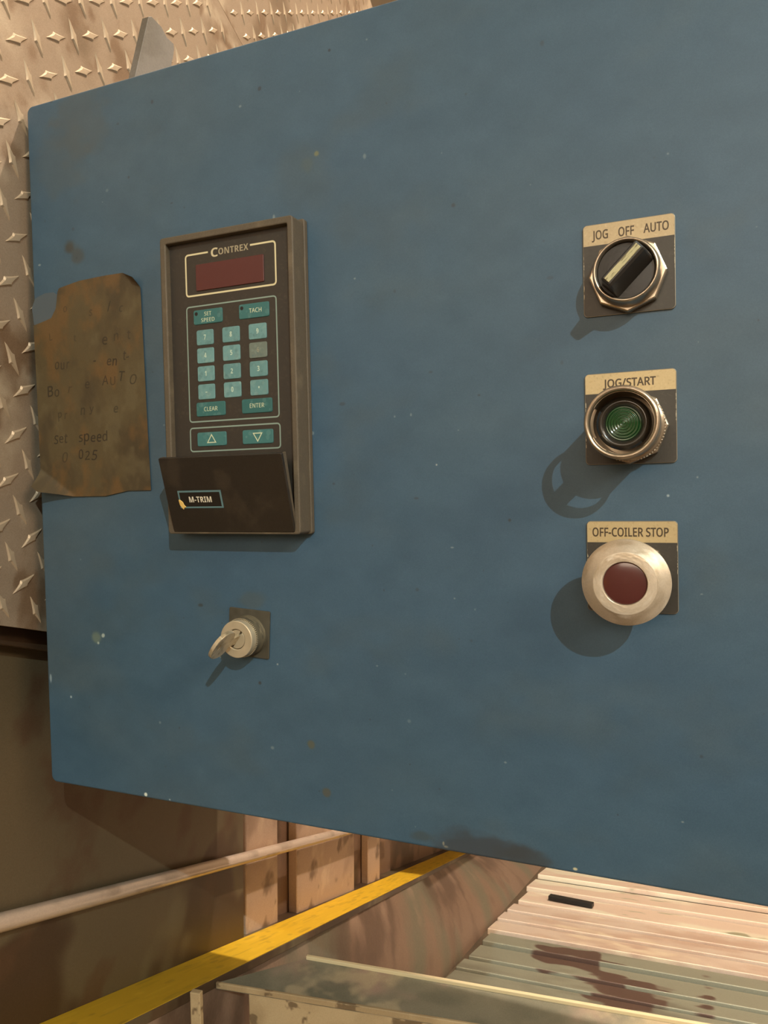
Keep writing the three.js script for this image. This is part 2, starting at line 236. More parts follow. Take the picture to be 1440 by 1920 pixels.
const faceTex = canvasTex(1024, 2048, (g, w, h) => {
  const sx = w / ((FX1 - FX0) * 1000), sy = h / ((FY1 - FY0) * 1000), X = x => (x - FX0 * 1000) * sx, Y = y => (FY1 * 1000 - y) * sy, r = rng(31);
  g.fillStyle = 'rgb(50,44,37)'; g.fillRect(0, 0, w, h);
  for (let k = 0; k < 2600; k++) { const c = r() < 0.6 ? '96,86,68' : '30,26,22'; g.fillStyle = `rgba(${c},${0.05 + 0.1 * r()})`; g.beginPath(); g.ellipse(r() * w, r() * h, 2 + 22 * r() * r(), 2 + 22 * r() * r(), r() * 3, 0, 7); g.fill(); }
  const rr = (x0, y0, x1, y1, rad) => { const a = X(x0), b = Y(y1), c = X(x1), d = Y(y0), q = rad * sx; g.beginPath(); g.moveTo(a + q, b); g.lineTo(c - q, b); g.quadraticCurveTo(c, b, c, b + q); g.lineTo(c, d - q); g.quadraticCurveTo(c, d, c - q, d); g.lineTo(a + q, d); g.quadraticCurveTo(a, d, a, d - q); g.lineTo(a, b + q); g.quadraticCurveTo(a, b, a + q, b); g.closePath(); };
  g.lineWidth = 1.1 * sx; g.strokeStyle = 'rgb(214,202,160)'; rr(141.7, 328.9, 206.4, 354.2, 2.2); g.stroke();
  g.fillStyle = 'rgb(50,44,37)'; g.fillRect(X(158.6), Y(357), X(189) - X(158.6), Y(352.6) - Y(357));
  g.strokeStyle = 'rgb(132,152,140)'; g.lineWidth = 0.85 * sx; rr(141.4, 251, 206.1, 322.2, 2.2); g.stroke(); rr(141.4, 232.6, 206.5, 247.1, 2.2); g.stroke();
  const text = (t, x, y, mm, squash, col, weight = 'bold') => { g.save(); g.translate(X(x), Y(y)); g.scale(squash * sx / sy, 1); g.font = `${weight} ${mm * sy * 1.38}px sans-serif`; g.textAlign = 'center'; g.textBaseline = 'alphabetic'; g.fillStyle = col; g.fillText(t, 0, 0); g.restore(); };
  text('C', 163.2, 350.8, 5.4, 1.25, 'rgb(204,190,154)'); text('ONTREX', 176.9, 351.6, 3.9, 1.04, 'rgb(160,148,120)');
  for (const k of KEYS) {
    const d = k.kind[0] === 'd', n = 16 * r() - 8; g.fillStyle = d ? `rgb(${52 + n},${104 + n},${102 + n})` : k.kind === 'lg' ? 'rgb(104,116,106)' : `rgb(${98 + n},${140 + n},${140 + n})`;
    rr(k.x0 - 0.1, k.y0 - 0.1, k.x1 + 0.1, k.y1 + 0.1, 1.3); g.fill();
    g.save(); rr(k.x0, k.y0, k.x1, k.y1, 1.2); g.clip(); for (let q = 0; q < 26; q++) { g.fillStyle = `rgba(${r() < 0.5 ? '150,168,158' : '62,92,92'},${0.08 + 0.12 * r()})`; g.beginPath(); g.arc(X(k.x0 + r() * (k.x1 - k.x0)), Y(k.y0 + r() * (k.y1 - k.y0)), 3 + 16 * r(), 0, 7); g.fill(); } g.restore();
    const cx = (k.x0 + k.x1) / 2, cy = (k.y0 + k.y1) / 2, pale = 'rgb(206,208,172)';
    if (k.t === 'SET|SPEED') { text('SET', cx, cy + 0.6, 2.4, 1.05, pale, ''); text('SPEED', cx, cy - 3.2, 2.4, 1.1, pale, ''); }
    else if (k.t === 'TACH') text('TACH', cx + 1.2, cy - 1.2, 2.6, 1.05, pale, '');
    else if (k.t === 'up' || k.t === 'down') { const s = k.t === 'up' ? 1 : -1; g.strokeStyle = pale; g.lineWidth = 0.6 * sx; g.beginPath(); g.moveTo(X(cx), Y(cy + 2.7 * s)); g.lineTo(X(cx + 3), Y(cy - 2.1 * s)); g.lineTo(X(cx - 3), Y(cy - 2.1 * s)); g.closePath(); g.stroke(); }
    else if (d) text(k.t, cx, cy - 1.2, 2.6, 1.02, pale, '');
    else text(k.t, cx, cy - 1.4, 3.0, 0.8, k.kind === 'lg' ? 'rgb(140,142,122)' : 'rgb(190,206,186)');
    if (k.t === 'SET|SPEED' || k.t === 'TACH') { g.fillStyle = 'rgb(22,18,15)'; g.beginPath(); g.ellipse(X(k.x0 + 2.1), Y(k.y1 - 2.2), 1.15 * sx, 1.15 * sy, 0, 0, 7); g.fill(); }
  }
});
const faceMat = std({ map: faceTex, roughness: 0.5 });
const displayMat = phys({ color: 0x4e1b1b, roughness: 0.3, clearcoat: 0.4, clearcoatRoughness: 0.25 });
{
  const gx = 0.173, gy = 0.1812, g = thing('speed_controller', 'black keypad speed controller with red display and tilted flap', 'controller', V(gx, gy, 0));
  const L = (geo) => geo.translate(-gx, -gy, 0);
  const faceUV = (geo) => { const p = geo.attributes.position, uv = new Float32Array(p.count * 2); for (let i = 0; i < p.count; i++) { uv[2 * i] = (p.getX(i) - FX0) / (FX1 - FX0); uv[2 * i + 1] = (p.getY(i) - FY0) / (FY1 - FY0); } geo.setAttribute('uv', new THREE.BufferAttribute(uv, 2)); return geo; };
  const frame = roundRect(0.1253, 0.1812, 0.2209, 0.366, 0.0022); frame.holes.push(roundRect(0.1296, 0.1832, 0.2170, 0.3618, 0.0008, THREE.Path));
  add('bezel', boxUV(L(extr(frame, 0.0125, 0.0007, 2).translate(0, 0, 0.0035)), 0.12), blackPlastic, g);
  add('flange', boxUV(L(extr(roundRect(0.1247, 0.1806, 0.2219, 0.3674, 0.0018), 0.0038, 0.0006)), 0.12), blackPlastic, g);
  add('face_panel', L(faceUV(extr(roundRect(0.1294, 0.183, 0.2172, 0.362, 0.0006), 0.0082).translate(0, 0, 0.0036))), faceMat, g);
  add('display', L(extr(roundRect(0.1495, 0.3314, 0.1985, 0.3475, 0.0006), 0.0010, 0.0002).translate(0, 0, 0.0114)), displayMat, g);
  for (const k of KEYS) add('key', L(faceUV(extr(roundRect(k.x0 / 1000, k.y0 / 1000, k.x1 / 1000, k.y1 / 1000, 0.0012), 0.0009, 0.00025, 2, 6).translate(0, 0, 0.0114))), faceMat, g);
  // flap hinged at the bottom, leaning out at the top
  const b = V(0.1736, 0.1823, 0.0163), t = V(0.1742, 0.2284, 0.0302), up = t.clone().sub(b), len = up.length(); up.normalize(); const ax = V(1, 0, 0), out = ax.clone().cross(up).normalize();
  const M = basis(b.clone().sub(V(gx, gy, 0)), ax, up, out), flap = new THREE.Group(); flap.name = 'flap'; g.add(flap);
  const flapMat = std({ map: blotch(256, [38, 32, 26], [[[52, 44, 35], 411, 7, 0.55, 0.8]], 8, 7), roughness: 0.45 });
  add('flap_plate', boxUV(extr(roundRect(-0.0437, 0, 0.0437, len, 0.001), 0.0022, 0.0004), 0.12).translate(0, 0, -0.0022).applyMatrix4(M), flapMat, flap);
  const cheek = new THREE.Shape(); cheek.moveTo(0, 0); cheek.lineTo(0.0025, 0); cheek.lineTo(0.0042, len - 0.001); cheek.lineTo(0, len - 0.001); cheek.closePath();
  for (const s of [-1, 1]) { const cg = extr(cheek, 0.0012).rotateY(Math.PI / 2).translate(s > 0 ? 0.0424 : -0.0436, 0.0005, -0.001); add('cheek', boxUV(cg, 0.12).applyMatrix4(M), blackPlastic, flap); }
  const lab = canvasTex(512, 184, (c, w, h) => { c.fillStyle = 'rgb(96,128,132)'; c.fillRect(0, 0, w, h); c.fillStyle = 'rgb(30,26,23)'; c.fillRect(17, 17, w - 34, h - 34); c.save(); c.translate(w * 0.5 - 12, h * 0.5 + 31); c.scale(0.9, 1); c.font = 'bold 84px sans-serif'; c.textAlign = 'center'; c.fillStyle = 'rgb(226,218,196)'; c.fillText('M-TRIM', 14, 0); c.restore(); });
  const lg = new THREE.PlaneGeometry(1, 1); // name strip set on the flap
  const strip = new THREE.BoxGeometry(0.0318, 0.0112, 0.0003); { const uv = strip.attributes.uv, n = strip.attributes.normal; for (let i = 0; i < uv.count; i++) if (n.getZ(i) < 0.5) uv.setXY(i, 0.01, 0.5); }
  add('name_strip', strip.translate(-0.0183, 0.0215, 0.0002).applyMatrix4(M), std({ map: lab, roughness: 0.4 }), flap);
  const ch = new THREE.Shape([[0, 0.0042], [0.0011, 0.0042], [0.0029, 0.0026], [0.0034, 0.0008], [0.0046, -0.0004], [0.0030, -0.0012], [0.0024, -0.0021], [0.0014, -0.0008], [0.0003, 0.001]].map(a => new THREE.Vector2(...a)));
  tag(add('chip', extr(ch, 0.0006, 0.0001, 1).translate(-0.0344, 0.0172, 0.0001).applyMatrix4(M), std({ color: 0xe6bf6a, roughness: 0.7 }), flap), 'yellow chipped spot on the name strip corner');
}

// ------------------------------------------------------------------ operators on the right
const aluminium = std({ map: blotch(256, [212, 198, 176], [[[184, 166, 140], 501, 6, 0.5, 0.75], [[226, 216, 198], 503, 12, 0.55, 0.8]], 14, 8), roughness: 0.38, metalness: 0.5, bumpMap: fine, bumpScale: 0.00008 });
const nickel = std({ color: 0xb9ab97, roughness: 0.28, metalness: 0.85, bumpMap: fine, bumpScale: 0.00004 });
const plateBody = std({ color: 0x8e8676, roughness: 0.45, metalness: 0.6 });
const CX = 0.4046, PX0 = 0.3824, PX1 = 0.4268;
function legendTex(lines, seed, stripMM, col) {
  return canvasTex(512, 540, (g, w, h) => {
    const r = rng(seed), mm = w / 44.4, sh = stripMM * mm;
    g.fillStyle = 'rgb(60,56,49)'; g.fillRect(0, 0, w, h);
    for (let k = 0; k < 500; k++) { g.fillStyle = `rgba(${r() < 0.5 ? '88,82,70' : '44,40,35'},${0.08 + 0.15 * r()})`; g.beginPath(); g.ellipse(r() * w, r() * h, 2 + 20 * r() * r(), 2 + 14 * r() * r(), r() * 3, 0, 7); g.fill(); }
    g.fillStyle = col; g.fillRect(4, 4, w - 8, sh - 4);
    for (let k = 0; k < 420; k++) { g.fillStyle = `rgba(${r() < 0.5 ? '214,196,156' : '140,118,82'},${0.06 + 0.16 * r()})`; g.beginPath(); g.ellipse(r() * w, r() * sh * 0.97, 1 + 16 * r() * r(), 1 + 7 * r() * r(), r() * 3, 0, 7); g.fill(); }
    for (const [x, y, s, l] of [[2, 0.3, 0.5, 0], [w - 4, 0.25, 0.3, 1]]) { g.fillStyle = 'rgba(206,196,170,0.85)'; for (let k = 0; k < 40; k++) if (r() < 0.5) g.fillRect(x - 2 + r() * 3, h * (y + s * r()), 2 + 3 * r(), 4 + 16 * r()); }
    for (const [t, x, y, hgt, sq] of lines) { g.save(); g.translate(x * mm, y * mm); g.scale(sq, 1); g.font = `${hgt * mm * 1.37}px sans-serif`; g.textAlign = 'center'; g.fillStyle = 'rgb(70,56,38)'; g.strokeStyle = 'rgb(70,56,38)'; g.lineWidth = 3; g.fillText(t, 0, 0); g.strokeText(t, 0, 0); g.restore(); }
  });
}
const OCT = (R, a0 = 0) => { const s = new THREE.Shape(); for (let k = 0; k < 8; k++) { const a = a0 + k * Math.PI / 4; k ? s.lineTo(R * Math.cos(a), R * Math.sin(a)) : s.moveTo(R * Math.cos(a), R * Math.sin(a)); } s.closePath(); return s; };
function operator(name, label, category, top, lines, seed, strip, col) {
  const yc = top - 0.028, g = thing(name, label, category, V(CX, yc, 0));
  const sh = roundRect(PX0 - CX, top - 0.0466 - yc, PX1 - CX, top - yc, 0.0022);
  add('legend_plate', extr(sh, 0.0011, 0.0002), plateBody, g);
  const face = new THREE.ShapeGeometry(roundRect(PX0 - CX + 0.0003, top - 0.0463 - yc, PX1 - CX - 0.0003, top - yc - 0.0003, 0.002), 6), p = face.attributes.position, uv = face.attributes.uv;
  for (let i = 0; i < p.count; i++) uv.setXY(i, (p.getX(i) - (PX0 - CX)) / 0.0444, (p.getY(i) - (top - 0.0466 - yc)) / 0.0466);
  const fg = extr(roundRect(PX0 - CX + 0.0003, top - 0.0463 - yc, PX1 - CX - 0.0003, top - yc - 0.0003, 0.002), 0.0003).translate(0, 0, 0.001), fp = fg.attributes.position, fu = fg.attributes.uv;
  for (let i = 0; i < fp.count; i++) fu.setXY(i, (fp.getX(i) - (PX0 - CX)) / 0.0444, (fp.getY(i) - (top - 0.0466 - yc)) / 0.0466);
  add('legend_print', fg, std({ map: legendTex(lines, seed, strip, col), roughness: 0.45, metalness: 0.15 }), g);
  return g;
}
function nut(g, h0, h1) { add('mounting_nut', extr(OCT(0.0188), h1 - h0, 0.0008, 2).translate(0, 0, h0), nickel, g); }
const blackKnob = std({ color: 0x2c2824, roughness: 0.42, bumpMap: fine, bumpScale: 0.00006 });
{ // selector
  const g = operator('selector_switch', 'three-position selector switch with black lever knob and JOG OFF AUTO plate', 'switch', 0.3391, [['JOG', 8.9, 7.8, 4.35, 0.76], ['OFF', 21.3, 7.8, 4.35, 0.76], ['AUTO', 35.7, 7.8, 4.35, 0.78]], 61, 10.8, 'rgb(182,162,126)');
  nut(g, 0.0012, 0.0065);
  add('bezel', lathe([[0.0162, 0.0062], [0.0164, 0.0085], [0.0158, 0.0135], [0.0153, 0.0149], [0.0146, 0.0153], [0.0140, 0.0147], [0.0137, 0.0135], [0.0136, 0.009]]), nickel, g);
  const kn = new THREE.Group(); kn.name = 'knob'; g.add(kn);
  add('knob_disc', lathe([[0.0136, 0.008], [0.0136, 0.0118], [0.0132, 0.0126], [0.0001, 0.0128]]), blackKnob, kn);
  const prof = new THREE.Shape([[-0.0022, 0.0272], [0.0022, 0.0272], [0.0034, 0.0262], [0.0066, 0.0122], [-0.0046, 0.0122], [-0.003, 0.0262]].map(a => new THREE.Vector2(...a)));
  const hd = extr(prof, 0.0228, 0.0009, 2); hd.translate(0, 0, -0.0114);
  const A = Math.PI / 4, dir = V(Math.cos(A), Math.sin(A), 0), side = V(Math.sin(A), -Math.cos(A), 0), mm = basis(V(0, 0, 0), side, V(0, 0, 1), dir.clone().negate());
  // taper the lever ends toward the top
  { const q = hd.attributes.position; for (let i = 0; i < q.count; i++) { const k = (q.getY(i) - 0.0122) / 0.015; q.setZ(i, q.getZ(i) * (1.06 - 0.06 * k)); } hd.computeVertexNormals(); }
  add('lever', hd.applyMatrix4(mm), blackKnob, kn);
  tag(add('pointer_stripe', new RoundedBoxGeometry(0.0031, 0.0006, 0.0208, 2, 0.0002).translate(0, 0.0273, 0).applyMatrix4(mm), std({ map: blotch(128, [190, 182, 140], [[[120, 110, 76], 521, 5, 0.52, 0.75]], 14, 9), roughness: 0.6 }), kn), 'pale yellowed stripe');
}
{ // start button
  const g = operator('push_button', 'green lens push button in a deep metal guard ring under JOG/START plate', 'button', 0.2635, [['JOG/START', 22.2, 7.5, 4.1, 0.92]], 67, 10.4, 'rgb(194,172,128)');
  nut(g, 0.0012, 0.0065);
  const kn = []; for (let k = 0; k < 72; k++) { const a = k / 72 * Math.PI * 2; kn.push(new THREE.BoxGeometry(0.0008, 0.0007, 0.0016).rotateZ(a).translate(0.0172 * Math.cos(a), 0.0172 * Math.sin(a), 0.0076)); }
  kn.push(lathe([[0.0150, 0.0064], [0.0170, 0.0066], [0.0170, 0.0086], [0.0150, 0.0088]]).toNonIndexed());
  add('knurled_ring', mergeGeometries(kn.map(k => { const q = k.index ? k.toNonIndexed() : k; return q; })), nickel, g);
  // guard: wall with two windows (left, below), lip on top
  const arc = (a0, a1, h0, h1, r0, r1) => { const s = new THREE.Shape(); s.absarc(0, 0, r1, a0, a1, false); s.absarc(0, 0, r0, a1, a0, true); s.closePath(); return extr(s, h1 - h0, 0, 1, 40).translate(0, 0, h0); };
  const D = Math.PI / 180, wall = [arc(0, 2 * Math.PI - 1e-4, 0.008, 0.0265, 0.0144, 0.0158)];
  for (const [a, b] of [[-48, 150], [206, 240]]) wall.push(arc(a * D, b * D, 0.0264, 0.0360, 0.0144, 0.0158));
  add('guard_wall', mergeGeometries(wall), nickel, g);
  add('guard_lip', lathe([[0.0146, 0.0340], [0.0166, 0.0345], [0.0172, 0.0362], [0.0171, 0.0378], [0.0163, 0.0388], [0.0154, 0.0388], [0.0147, 0.0380], [0.0146, 0.0340]]), nickel, g);
  const coll = []; for (let k = 0; k <= 20; k++) coll.push([0.0125 - 0.0045 * k / 20, 0.0295 + 0.0022 * Math.sin(k / 20 * Math.PI)]);
  add('lens_collar', lathe([[0.0126, 0.009], [0.0126, 0.0295], ...coll]), phys({ color: 0x2a2620, roughness: 0.25, clearcoat: 0.6, clearcoatRoughness: 0.2 }), g);
  const lens = []; for (let k = 0; k <= 40; k++) { const q = k / 40, r = 0.0084 * (1 - q) + 0.00001; lens.push([r, 0.0292 + 0.0022 * Math.sqrt(Math.max(0, 1 - (1 - q) ** 2)) + 0.00022 * Math.sin(q * 40)]); }
  add('lens', lathe(lens, 72), phys({ color: 0x10401a, roughness: 0.14, clearcoat: 1, clearcoatRoughness: 0.06, specularIntensity: 0.8 }), g);
}
{ // stop button
  const g = operator('stop_button', 'wide round metal stop button with dark red centre under OFF-COILER STOP plate', 'button', 0.188, [['OFF-COILER STOP', 21.5, 7.9, 4.35, 0.79]], 71, 11.0, 'rgb(188,166,122)');
  nut(g, 0.0012, 0.0065);
  add('stem', lathe([[0.0135, 0.0062], [0.0135, 0.021], [0.0185, 0.0245]]), nickel, g);
  add('mushroom_head', lathe([[0.0165, 0.0235], [0.0200, 0.0262], [0.0207, 0.0275], [0.0206, 0.0284], [0.0150, 0.0322], [0.0145, 0.0324], [0.0106, 0.0326], [0.0102, 0.0324], [0.0101, 0.0312]], 96), aluminium, g);
  add('red_lens', lathe([[0.0103, 0.0300], [0.0103, 0.0313], [0.0096, 0.0317], [0.005, 0.0321], [0.00001, 0.0322]], 64), phys({ color: 0x4f1f1d, roughness: 0.22, clearcoat: 0.9, clearcoatRoughness: 0.12 }), g);
}

// ------------------------------------------------------------------ key lock
{
  const cx = 0.1733, cy = 0.1165, g = thing('key_lock', 'round metal key lock on a worn square plate below the keypad', 'lock', V(cx, cy, 0));
  const worn = std({ map: blotch(256, [112, 104, 84], [[[82, 78, 66], 601, 6, 0.46, 0.7], [[150, 138, 110], 607, 10, 0.62, 0.85]], 16, 12), roughness: 0.55, metalness: 0.4 });
  const brassy = std({ map: blotch(256, [202, 188, 160], [[[166, 150, 120], 611, 6, 0.48, 0.75], [[216, 204, 178], 613, 12, 0.6, 0.85]], 14, 13), roughness: 0.38, metalness: 0.5 });
  add('escutcheon', extr(roundRect(-0.015, -0.0135, 0.015, 0.0165, 0.001), 0.0012, 0.0003).rotateZ(-0.06), worn, g);
  add('barrel', lathe([[0.0128, 0.0010], [0.0128, 0.0024], [0.0119, 0.0032], [0.0116, 0.0080], [0.0116, 0.0098]]), worn, g);
  const kn = []; for (let k = 0; k < 64; k++) { const a = k / 64 * Math.PI * 2; kn.push(new THREE.BoxGeometry(0.0005, 0.0005, 0.0012).rotateZ(a).translate(0.0119 * Math.cos(a), 0.0119 * Math.sin(a), 0.0098).toNonIndexed()); }
  add('knurled_edge', mergeGeometries(kn), brassy, g);
  const ringS = new THREE.Shape(); ringS.absarc(0, 0, 0.0115, 0, Math.PI * 2, false); const hole = new THREE.Path(); hole.absarc(0, 0, 0.0062, 0, Math.PI * 2, true); ringS.holes.push(hole);
  add('front_ring', extr(ringS, 0.0056, 0.0005, 2, 32).translate(0, 0, 0.0095), brassy, g);
  // plug in two halves with the keyway left open between them
  const A = Math.PI * 0.3, half = (s) => { const h = new THREE.Shape(); h.absarc(0, 0, 0.0058, s > 0 ? 0.1 : Math.PI + 0.1, s > 0 ? Math.PI - 0.1 : 2 * Math.PI - 0.1, false); h.closePath(); return extr(h, 0.0046, 0.0002, 1, 20).translate(0, 0, 0.0098).rotateZ(A); };
  add('plug', mergeGeometries([half(1), half(-1)]), brassy, g);
  // the key: shank in the slot, flat rounded bow sticking out
  const k = thing('key', 'small flat metal key standing in the round lock', 'key', V(cx, cy, 0.0186));
  const bow = new THREE.Shape(); bow.moveTo(-0.0034, 0.0005); bow.lineTo(-0.0034, 0.0028); bow.bezierCurveTo(-0.0075, 0.0030, -0.0105, 0.0050, -0.0105, 0.0100); bow.bezierCurveTo(-0.0105, 0.0165, -0.0072, 0.0195, -0.001, 0.0195); bow.bezierCurveTo(0.0060, 0.0195, 0.0092, 0.0160, 0.0092, 0.0100); bow.bezierCurveTo(0.0092, 0.0050, 0.0070, 0.0030, 0.0034, 0.0028); bow.lineTo(0.0034, 0.0005); bow.closePath();
  const hp = new THREE.Path(); hp.absellipse(-0.001, 0.0145, 0.0026, 0.0013, 0, Math.PI * 2, true); bow.holes.push(hp);
  const dir = V(Math.cos(A), Math.sin(A), 0), nn = V(Math.sin(A), -Math.cos(A), 0);
  const KM = basis(V(0, 0, 0), dir, V(0, 0, 1), nn);
  add('bow', boxUV(extr(bow, 0.0024, 0.0003, 2, 16).translate(0, 0, -0.0012), 0.03).applyMatrix4(KM), brassy, k);
  add('blade', new THREE.BoxGeometry(0.0066, 0.0086, 0.0019).translate(0, -0.0038, 0).applyMatrix4(KM), brassy, k);
}

// ------------------------------------------------------------------ brown note taped at the left edge
{
  const P0 = onPanel(88, 928), g = thing('instruction_note', 'stained brown handwritten paper note with curled corners on blue door', 'note', V(P0.x, P0.y, 0));
  const topL = [[65, 611], [87, 602], [98, 597], [107, 578], [108, 566], [103, 554], [112, 541], [150, 527], [200, 517], [232, 512], [264, 515]].map(a => onPanel(...a)), botL = [[80, 916], [92, 926], [140, 931], [200, 930], [242, 920], [285, 919]].map(a => onPanel(...a)), leftMid = onPanel(74, 705), rightMid = onPanel(277, 755);
  const along = (L, s) => { const X = L[0].x + s * (L[L.length - 1].x - L[0].x); if (L === topL) { for (let i = 1; i < L.length; i++) if (X <= L[i].x + 1e-9 || i === L.length - 1) { const a = L[i - 1], b = L[i], t = b.x === a.x ? 0 : Math.min(1, Math.max(0, (X - a.x) / (b.x - a.x))); return V(X, a.y + (b.y - a.y) * t, 0); } } for (let i = 1; i < L.length; i++) if (X <= L[i].x + 1e-9) { const a = L[i - 1], b = L[i], t = (X - a.x) / (b.x - a.x); return V(X, a.y + (b.y - a.y) * t, 0); } return L[L.length - 1].clone(); };
  const mono = []; let mx = -1; for (const q of topL) { if (q.x > mx + 1e-4) { mono.push(q); mx = q.x; } else { mono.push(V(mx + 2e-4, q.y, 0)); mx += 2e-4; } } topL.length = 0; topL.push(...mono);
  const nx = 90, ny = 100, pos = [], uv = [], idx = [], xm = topL[0].x, XM = botL[botL.length - 1].x, ym = Math.min(...botL.map(a => a.y)), YM = topL[topL.length - 1].y + 0.002;
  const f1a = onPanel(84, 884), f1b = onPanel(148, 934), f2a = onPanel(228, 510), f2b = onPanel(266, 540), wn = fbm(701, 5, 3);
  const lift = (P, a, b, k, sgn) => { const d = b.clone().sub(a), n = V(-d.y, d.x, 0).normalize(), q = P.clone().sub(a).dot(n) * sgn; return q > 0 ? [q, n, k] : null; };
  for (let j = 0; j <= ny; j++) for (let i = 0; i <= nx; i++) {
    const s = i / nx, v = j / ny, b = along(botL, s), t = along(topL, s), P = b.clone().lerp(t, v);
    let z = 0.0007 + 0.0006 * wn((P.x - xm) / 0.15, (P.y - ym) / 0.2);
    const l1 = lift(P, f1a, f1b, 1, -1), l2 = lift(P, f2a, f2b, 1, 1);
    if (l1) { z += 0.55 * l1[0] + 28 * l1[0] * l1[0]; P.addScaledVector(l1[1], 0.16 * l1[0]); }
    if (l2) { z += 0.5 * l2[0] + 40 * l2[0] * l2[0]; P.addScaledVector(l2[1], -0.5 * l2[0]); }
    pos.push(P.x - g.position.x, P.y - g.position.y, z); uv.push((P.x - xm) / (XM - xm), (P.y - ym) / (YM - ym));
  }
  for (let j = 0; j < ny; j++) for (let i = 0; i < nx; i++) { const a = j * (nx + 1) + i; idx.push(a, a + 1, a + nx + 2, a, a + nx + 2, a + nx + 1); }
  const pg = new THREE.BufferGeometry(); pg.setAttribute('position', new THREE.Float32BufferAttribute(pos, 3)); pg.setAttribute('uv', new THREE.Float32BufferAttribute(uv, 2)); pg.setIndex(idx); pg.computeVertexNormals();
  const note = canvasTex(700, 1024, (c, w, h) => {
    const r = rng(83), n = fbm(711, 4, 5), n2 = fbm(717, 7, 4), im = c.createImageData(w, h);
    for (let y = 0; y < h; y++) for (let x = 0; x < w; x++) { const q = n(x / w, y / h), q2 = n2(x / w * 1.0, y / h); let col = mix3([84, 71, 46], [70, 58, 38], ss(0.4, 0.65, q)); col = mix3(col, [104, 76, 42], ss(0.5, 0.75, q2) * 0.75); col = mix3(col, [98, 86, 60], ss(0.6, 0.8, 1 - q2) * 0.6); const k = (y * w + x) * 4, e = (r() - 0.5) * 14; im.data[k] = col[0] + e; im.data[k + 1] = col[1] + e; im.data[k + 2] = col[2] + e; im.data[k + 3] = 255; }
    c.putImageData(im, 0, 0);
    const X = (px, py) => { const P = onPanel(px, py); return [(P.x - xm) / (XM - xm) * w, (1 - (P.y - ym) / (YM - ym)) * h]; };
    const wr = (t, px, py, size, a, rot = -0.03) => { let [x, y] = X(px, py); for (const ch of t) { c.save(); c.translate(x, y + (r() - 0.5) * 9); c.rotate(rot + (r() - 0.5) * 0.22); c.transform(0.9 + 0.2 * r(), 0, -0.22 + 0.2 * r(), 0.9 + 0.2 * r(), 0, 0); c.font = `${size * (0.92 + 0.16 * r())}px sans-serif`; c.fillStyle = c.strokeStyle = `rgba(42,34,24,${a * (0.7 + 0.3 * r())})`; c.lineWidth = 1 + 2 * r(); c.fillText(ch, 0, 0); c.strokeText(ch, 0, 0); x += c.measureText(ch).width * (1.02 + 0.12 * r()); c.restore(); } };
    wr('Set', 103, 833, 64, 0.8); wr('speed', 149, 829, 64, 0.8); wr('0', 117, 868, 70, 0.6); wr('025', 149, 863, 70, 0.85);
    wr('Bo', 90, 746, 66, 0.75); wr('r', 128, 738, 56, 0.4); wr('e', 160, 728, 60, 0.6); wr('A', 193, 724, 58, 0.7); wr('U', 207, 722, 56, 0.5); wr('T', 223, 716, 62, 0.8); wr('O', 243, 720, 62, 0.6);
    wr('our', 104, 693, 58, 0.6); wr('-', 176, 684, 60, 0.75); wr('en', 201, 686, 60, 0.7); wr('t-', 232, 676, 54, 0.55);
    wr('P', 110, 790, 52, 0.5); wr('r', 122, 787, 52, 0.5); wr('n', 152, 778, 54, 0.5); wr('y', 170, 774, 50, 0.45); wr('e', 214, 773, 54, 0.5);
    wr('e', 192, 645, 74, 0.75); wr('n', 214, 640, 64, 0.6); wr('t', 240, 634, 54, 0.45); wr('L', 94, 640, 50, 0.35); wr('t', 140, 640, 50, 0.4); wr('o', 120, 588, 50, 0.35); wr('/', 203, 586, 66, 0.6); wr('c', 224, 584, 50, 0.45); wr('s', 168, 592, 50, 0.35);
  });
  add('paper', pg, std({ map: note, roughness: 0.5, side: THREE.DoubleSide, bumpMap: coarse, bumpScale: 0.0004 }), g);
  const tp = [[64, 609], [60, 578], [66, 560], [84, 550], [100, 548], [118, 560], [122, 590], [90, 612]].map(a => { const P = onPanel(...a, 0.0004); return new THREE.Vector2(P.x - g.position.x, P.y - g.position.y); });
  tag(add('clear_tape', extr(new THREE.Shape(tp), 0.0002).translate(0, 0, 0.0003), phys({ color: 0x74828a, roughness: 0.35, transmission: 0.55, thickness: 0 }), g), 'loose scrap of cloudy clear tape');
}

// ------------------------------------------------------------------ machine frame under the enclosure
const WP = V(-0.003, 0.48, 0);
const W2 = WP.clone().addScaledVector(LN, -0.025);
const w2 = (x, y, n = 0) => hit(x, y, W2.clone().addScaledVector(LN, n), LN);
const A0 = w2(90, 1913), B0 = w2(717, 1648), D1 = B0.clone().sub(A0).normalize(), FN = D1.clone().cross(LN).normalize(); if (FN.y < 0) FN.negate();
const brownSteel = std({ map: blotch(1024, [102, 89, 67], [[[74, 56, 40], 801, 3, 0.48, 0.55], [[118, 110, 84], 809, 3, 0.55, 0.63, 0.8], [[90, 65, 46], 813, 9, 0.58, 0.8, 0.7]], 10, 21), roughness: 0.42, metalness: 0.3 });  // patches are stains, with sharp light and shade also put into the colour
const primer = std({ map: blotch(512, [178, 152, 130], [[[150, 124, 104], 821, 4, 0.45, 0.72], [[196, 172, 148], 823, 8, 0.52, 0.78], [[112, 90, 72], 829, 6, 0.62, 0.76, 0.8]], 14, 22), roughness: 0.55, metalness: 0.1 });
const conduit = std({ map: blotch(256, [226, 206, 188], [[[200, 180, 162], 831, 6, 0.5, 0.75]], 10, 23), roughness: 0.3, metalness: 0.5 });
const UPW = V(0, 1, 0).addScaledVector(LN, -LN.y).normalize();               // up within the guard plane
const wallPt = (P, along, up, n = 0) => P.clone().addScaledVector(D1, along).addScaledVector(UPW, up).addScaledVector(LN, n);
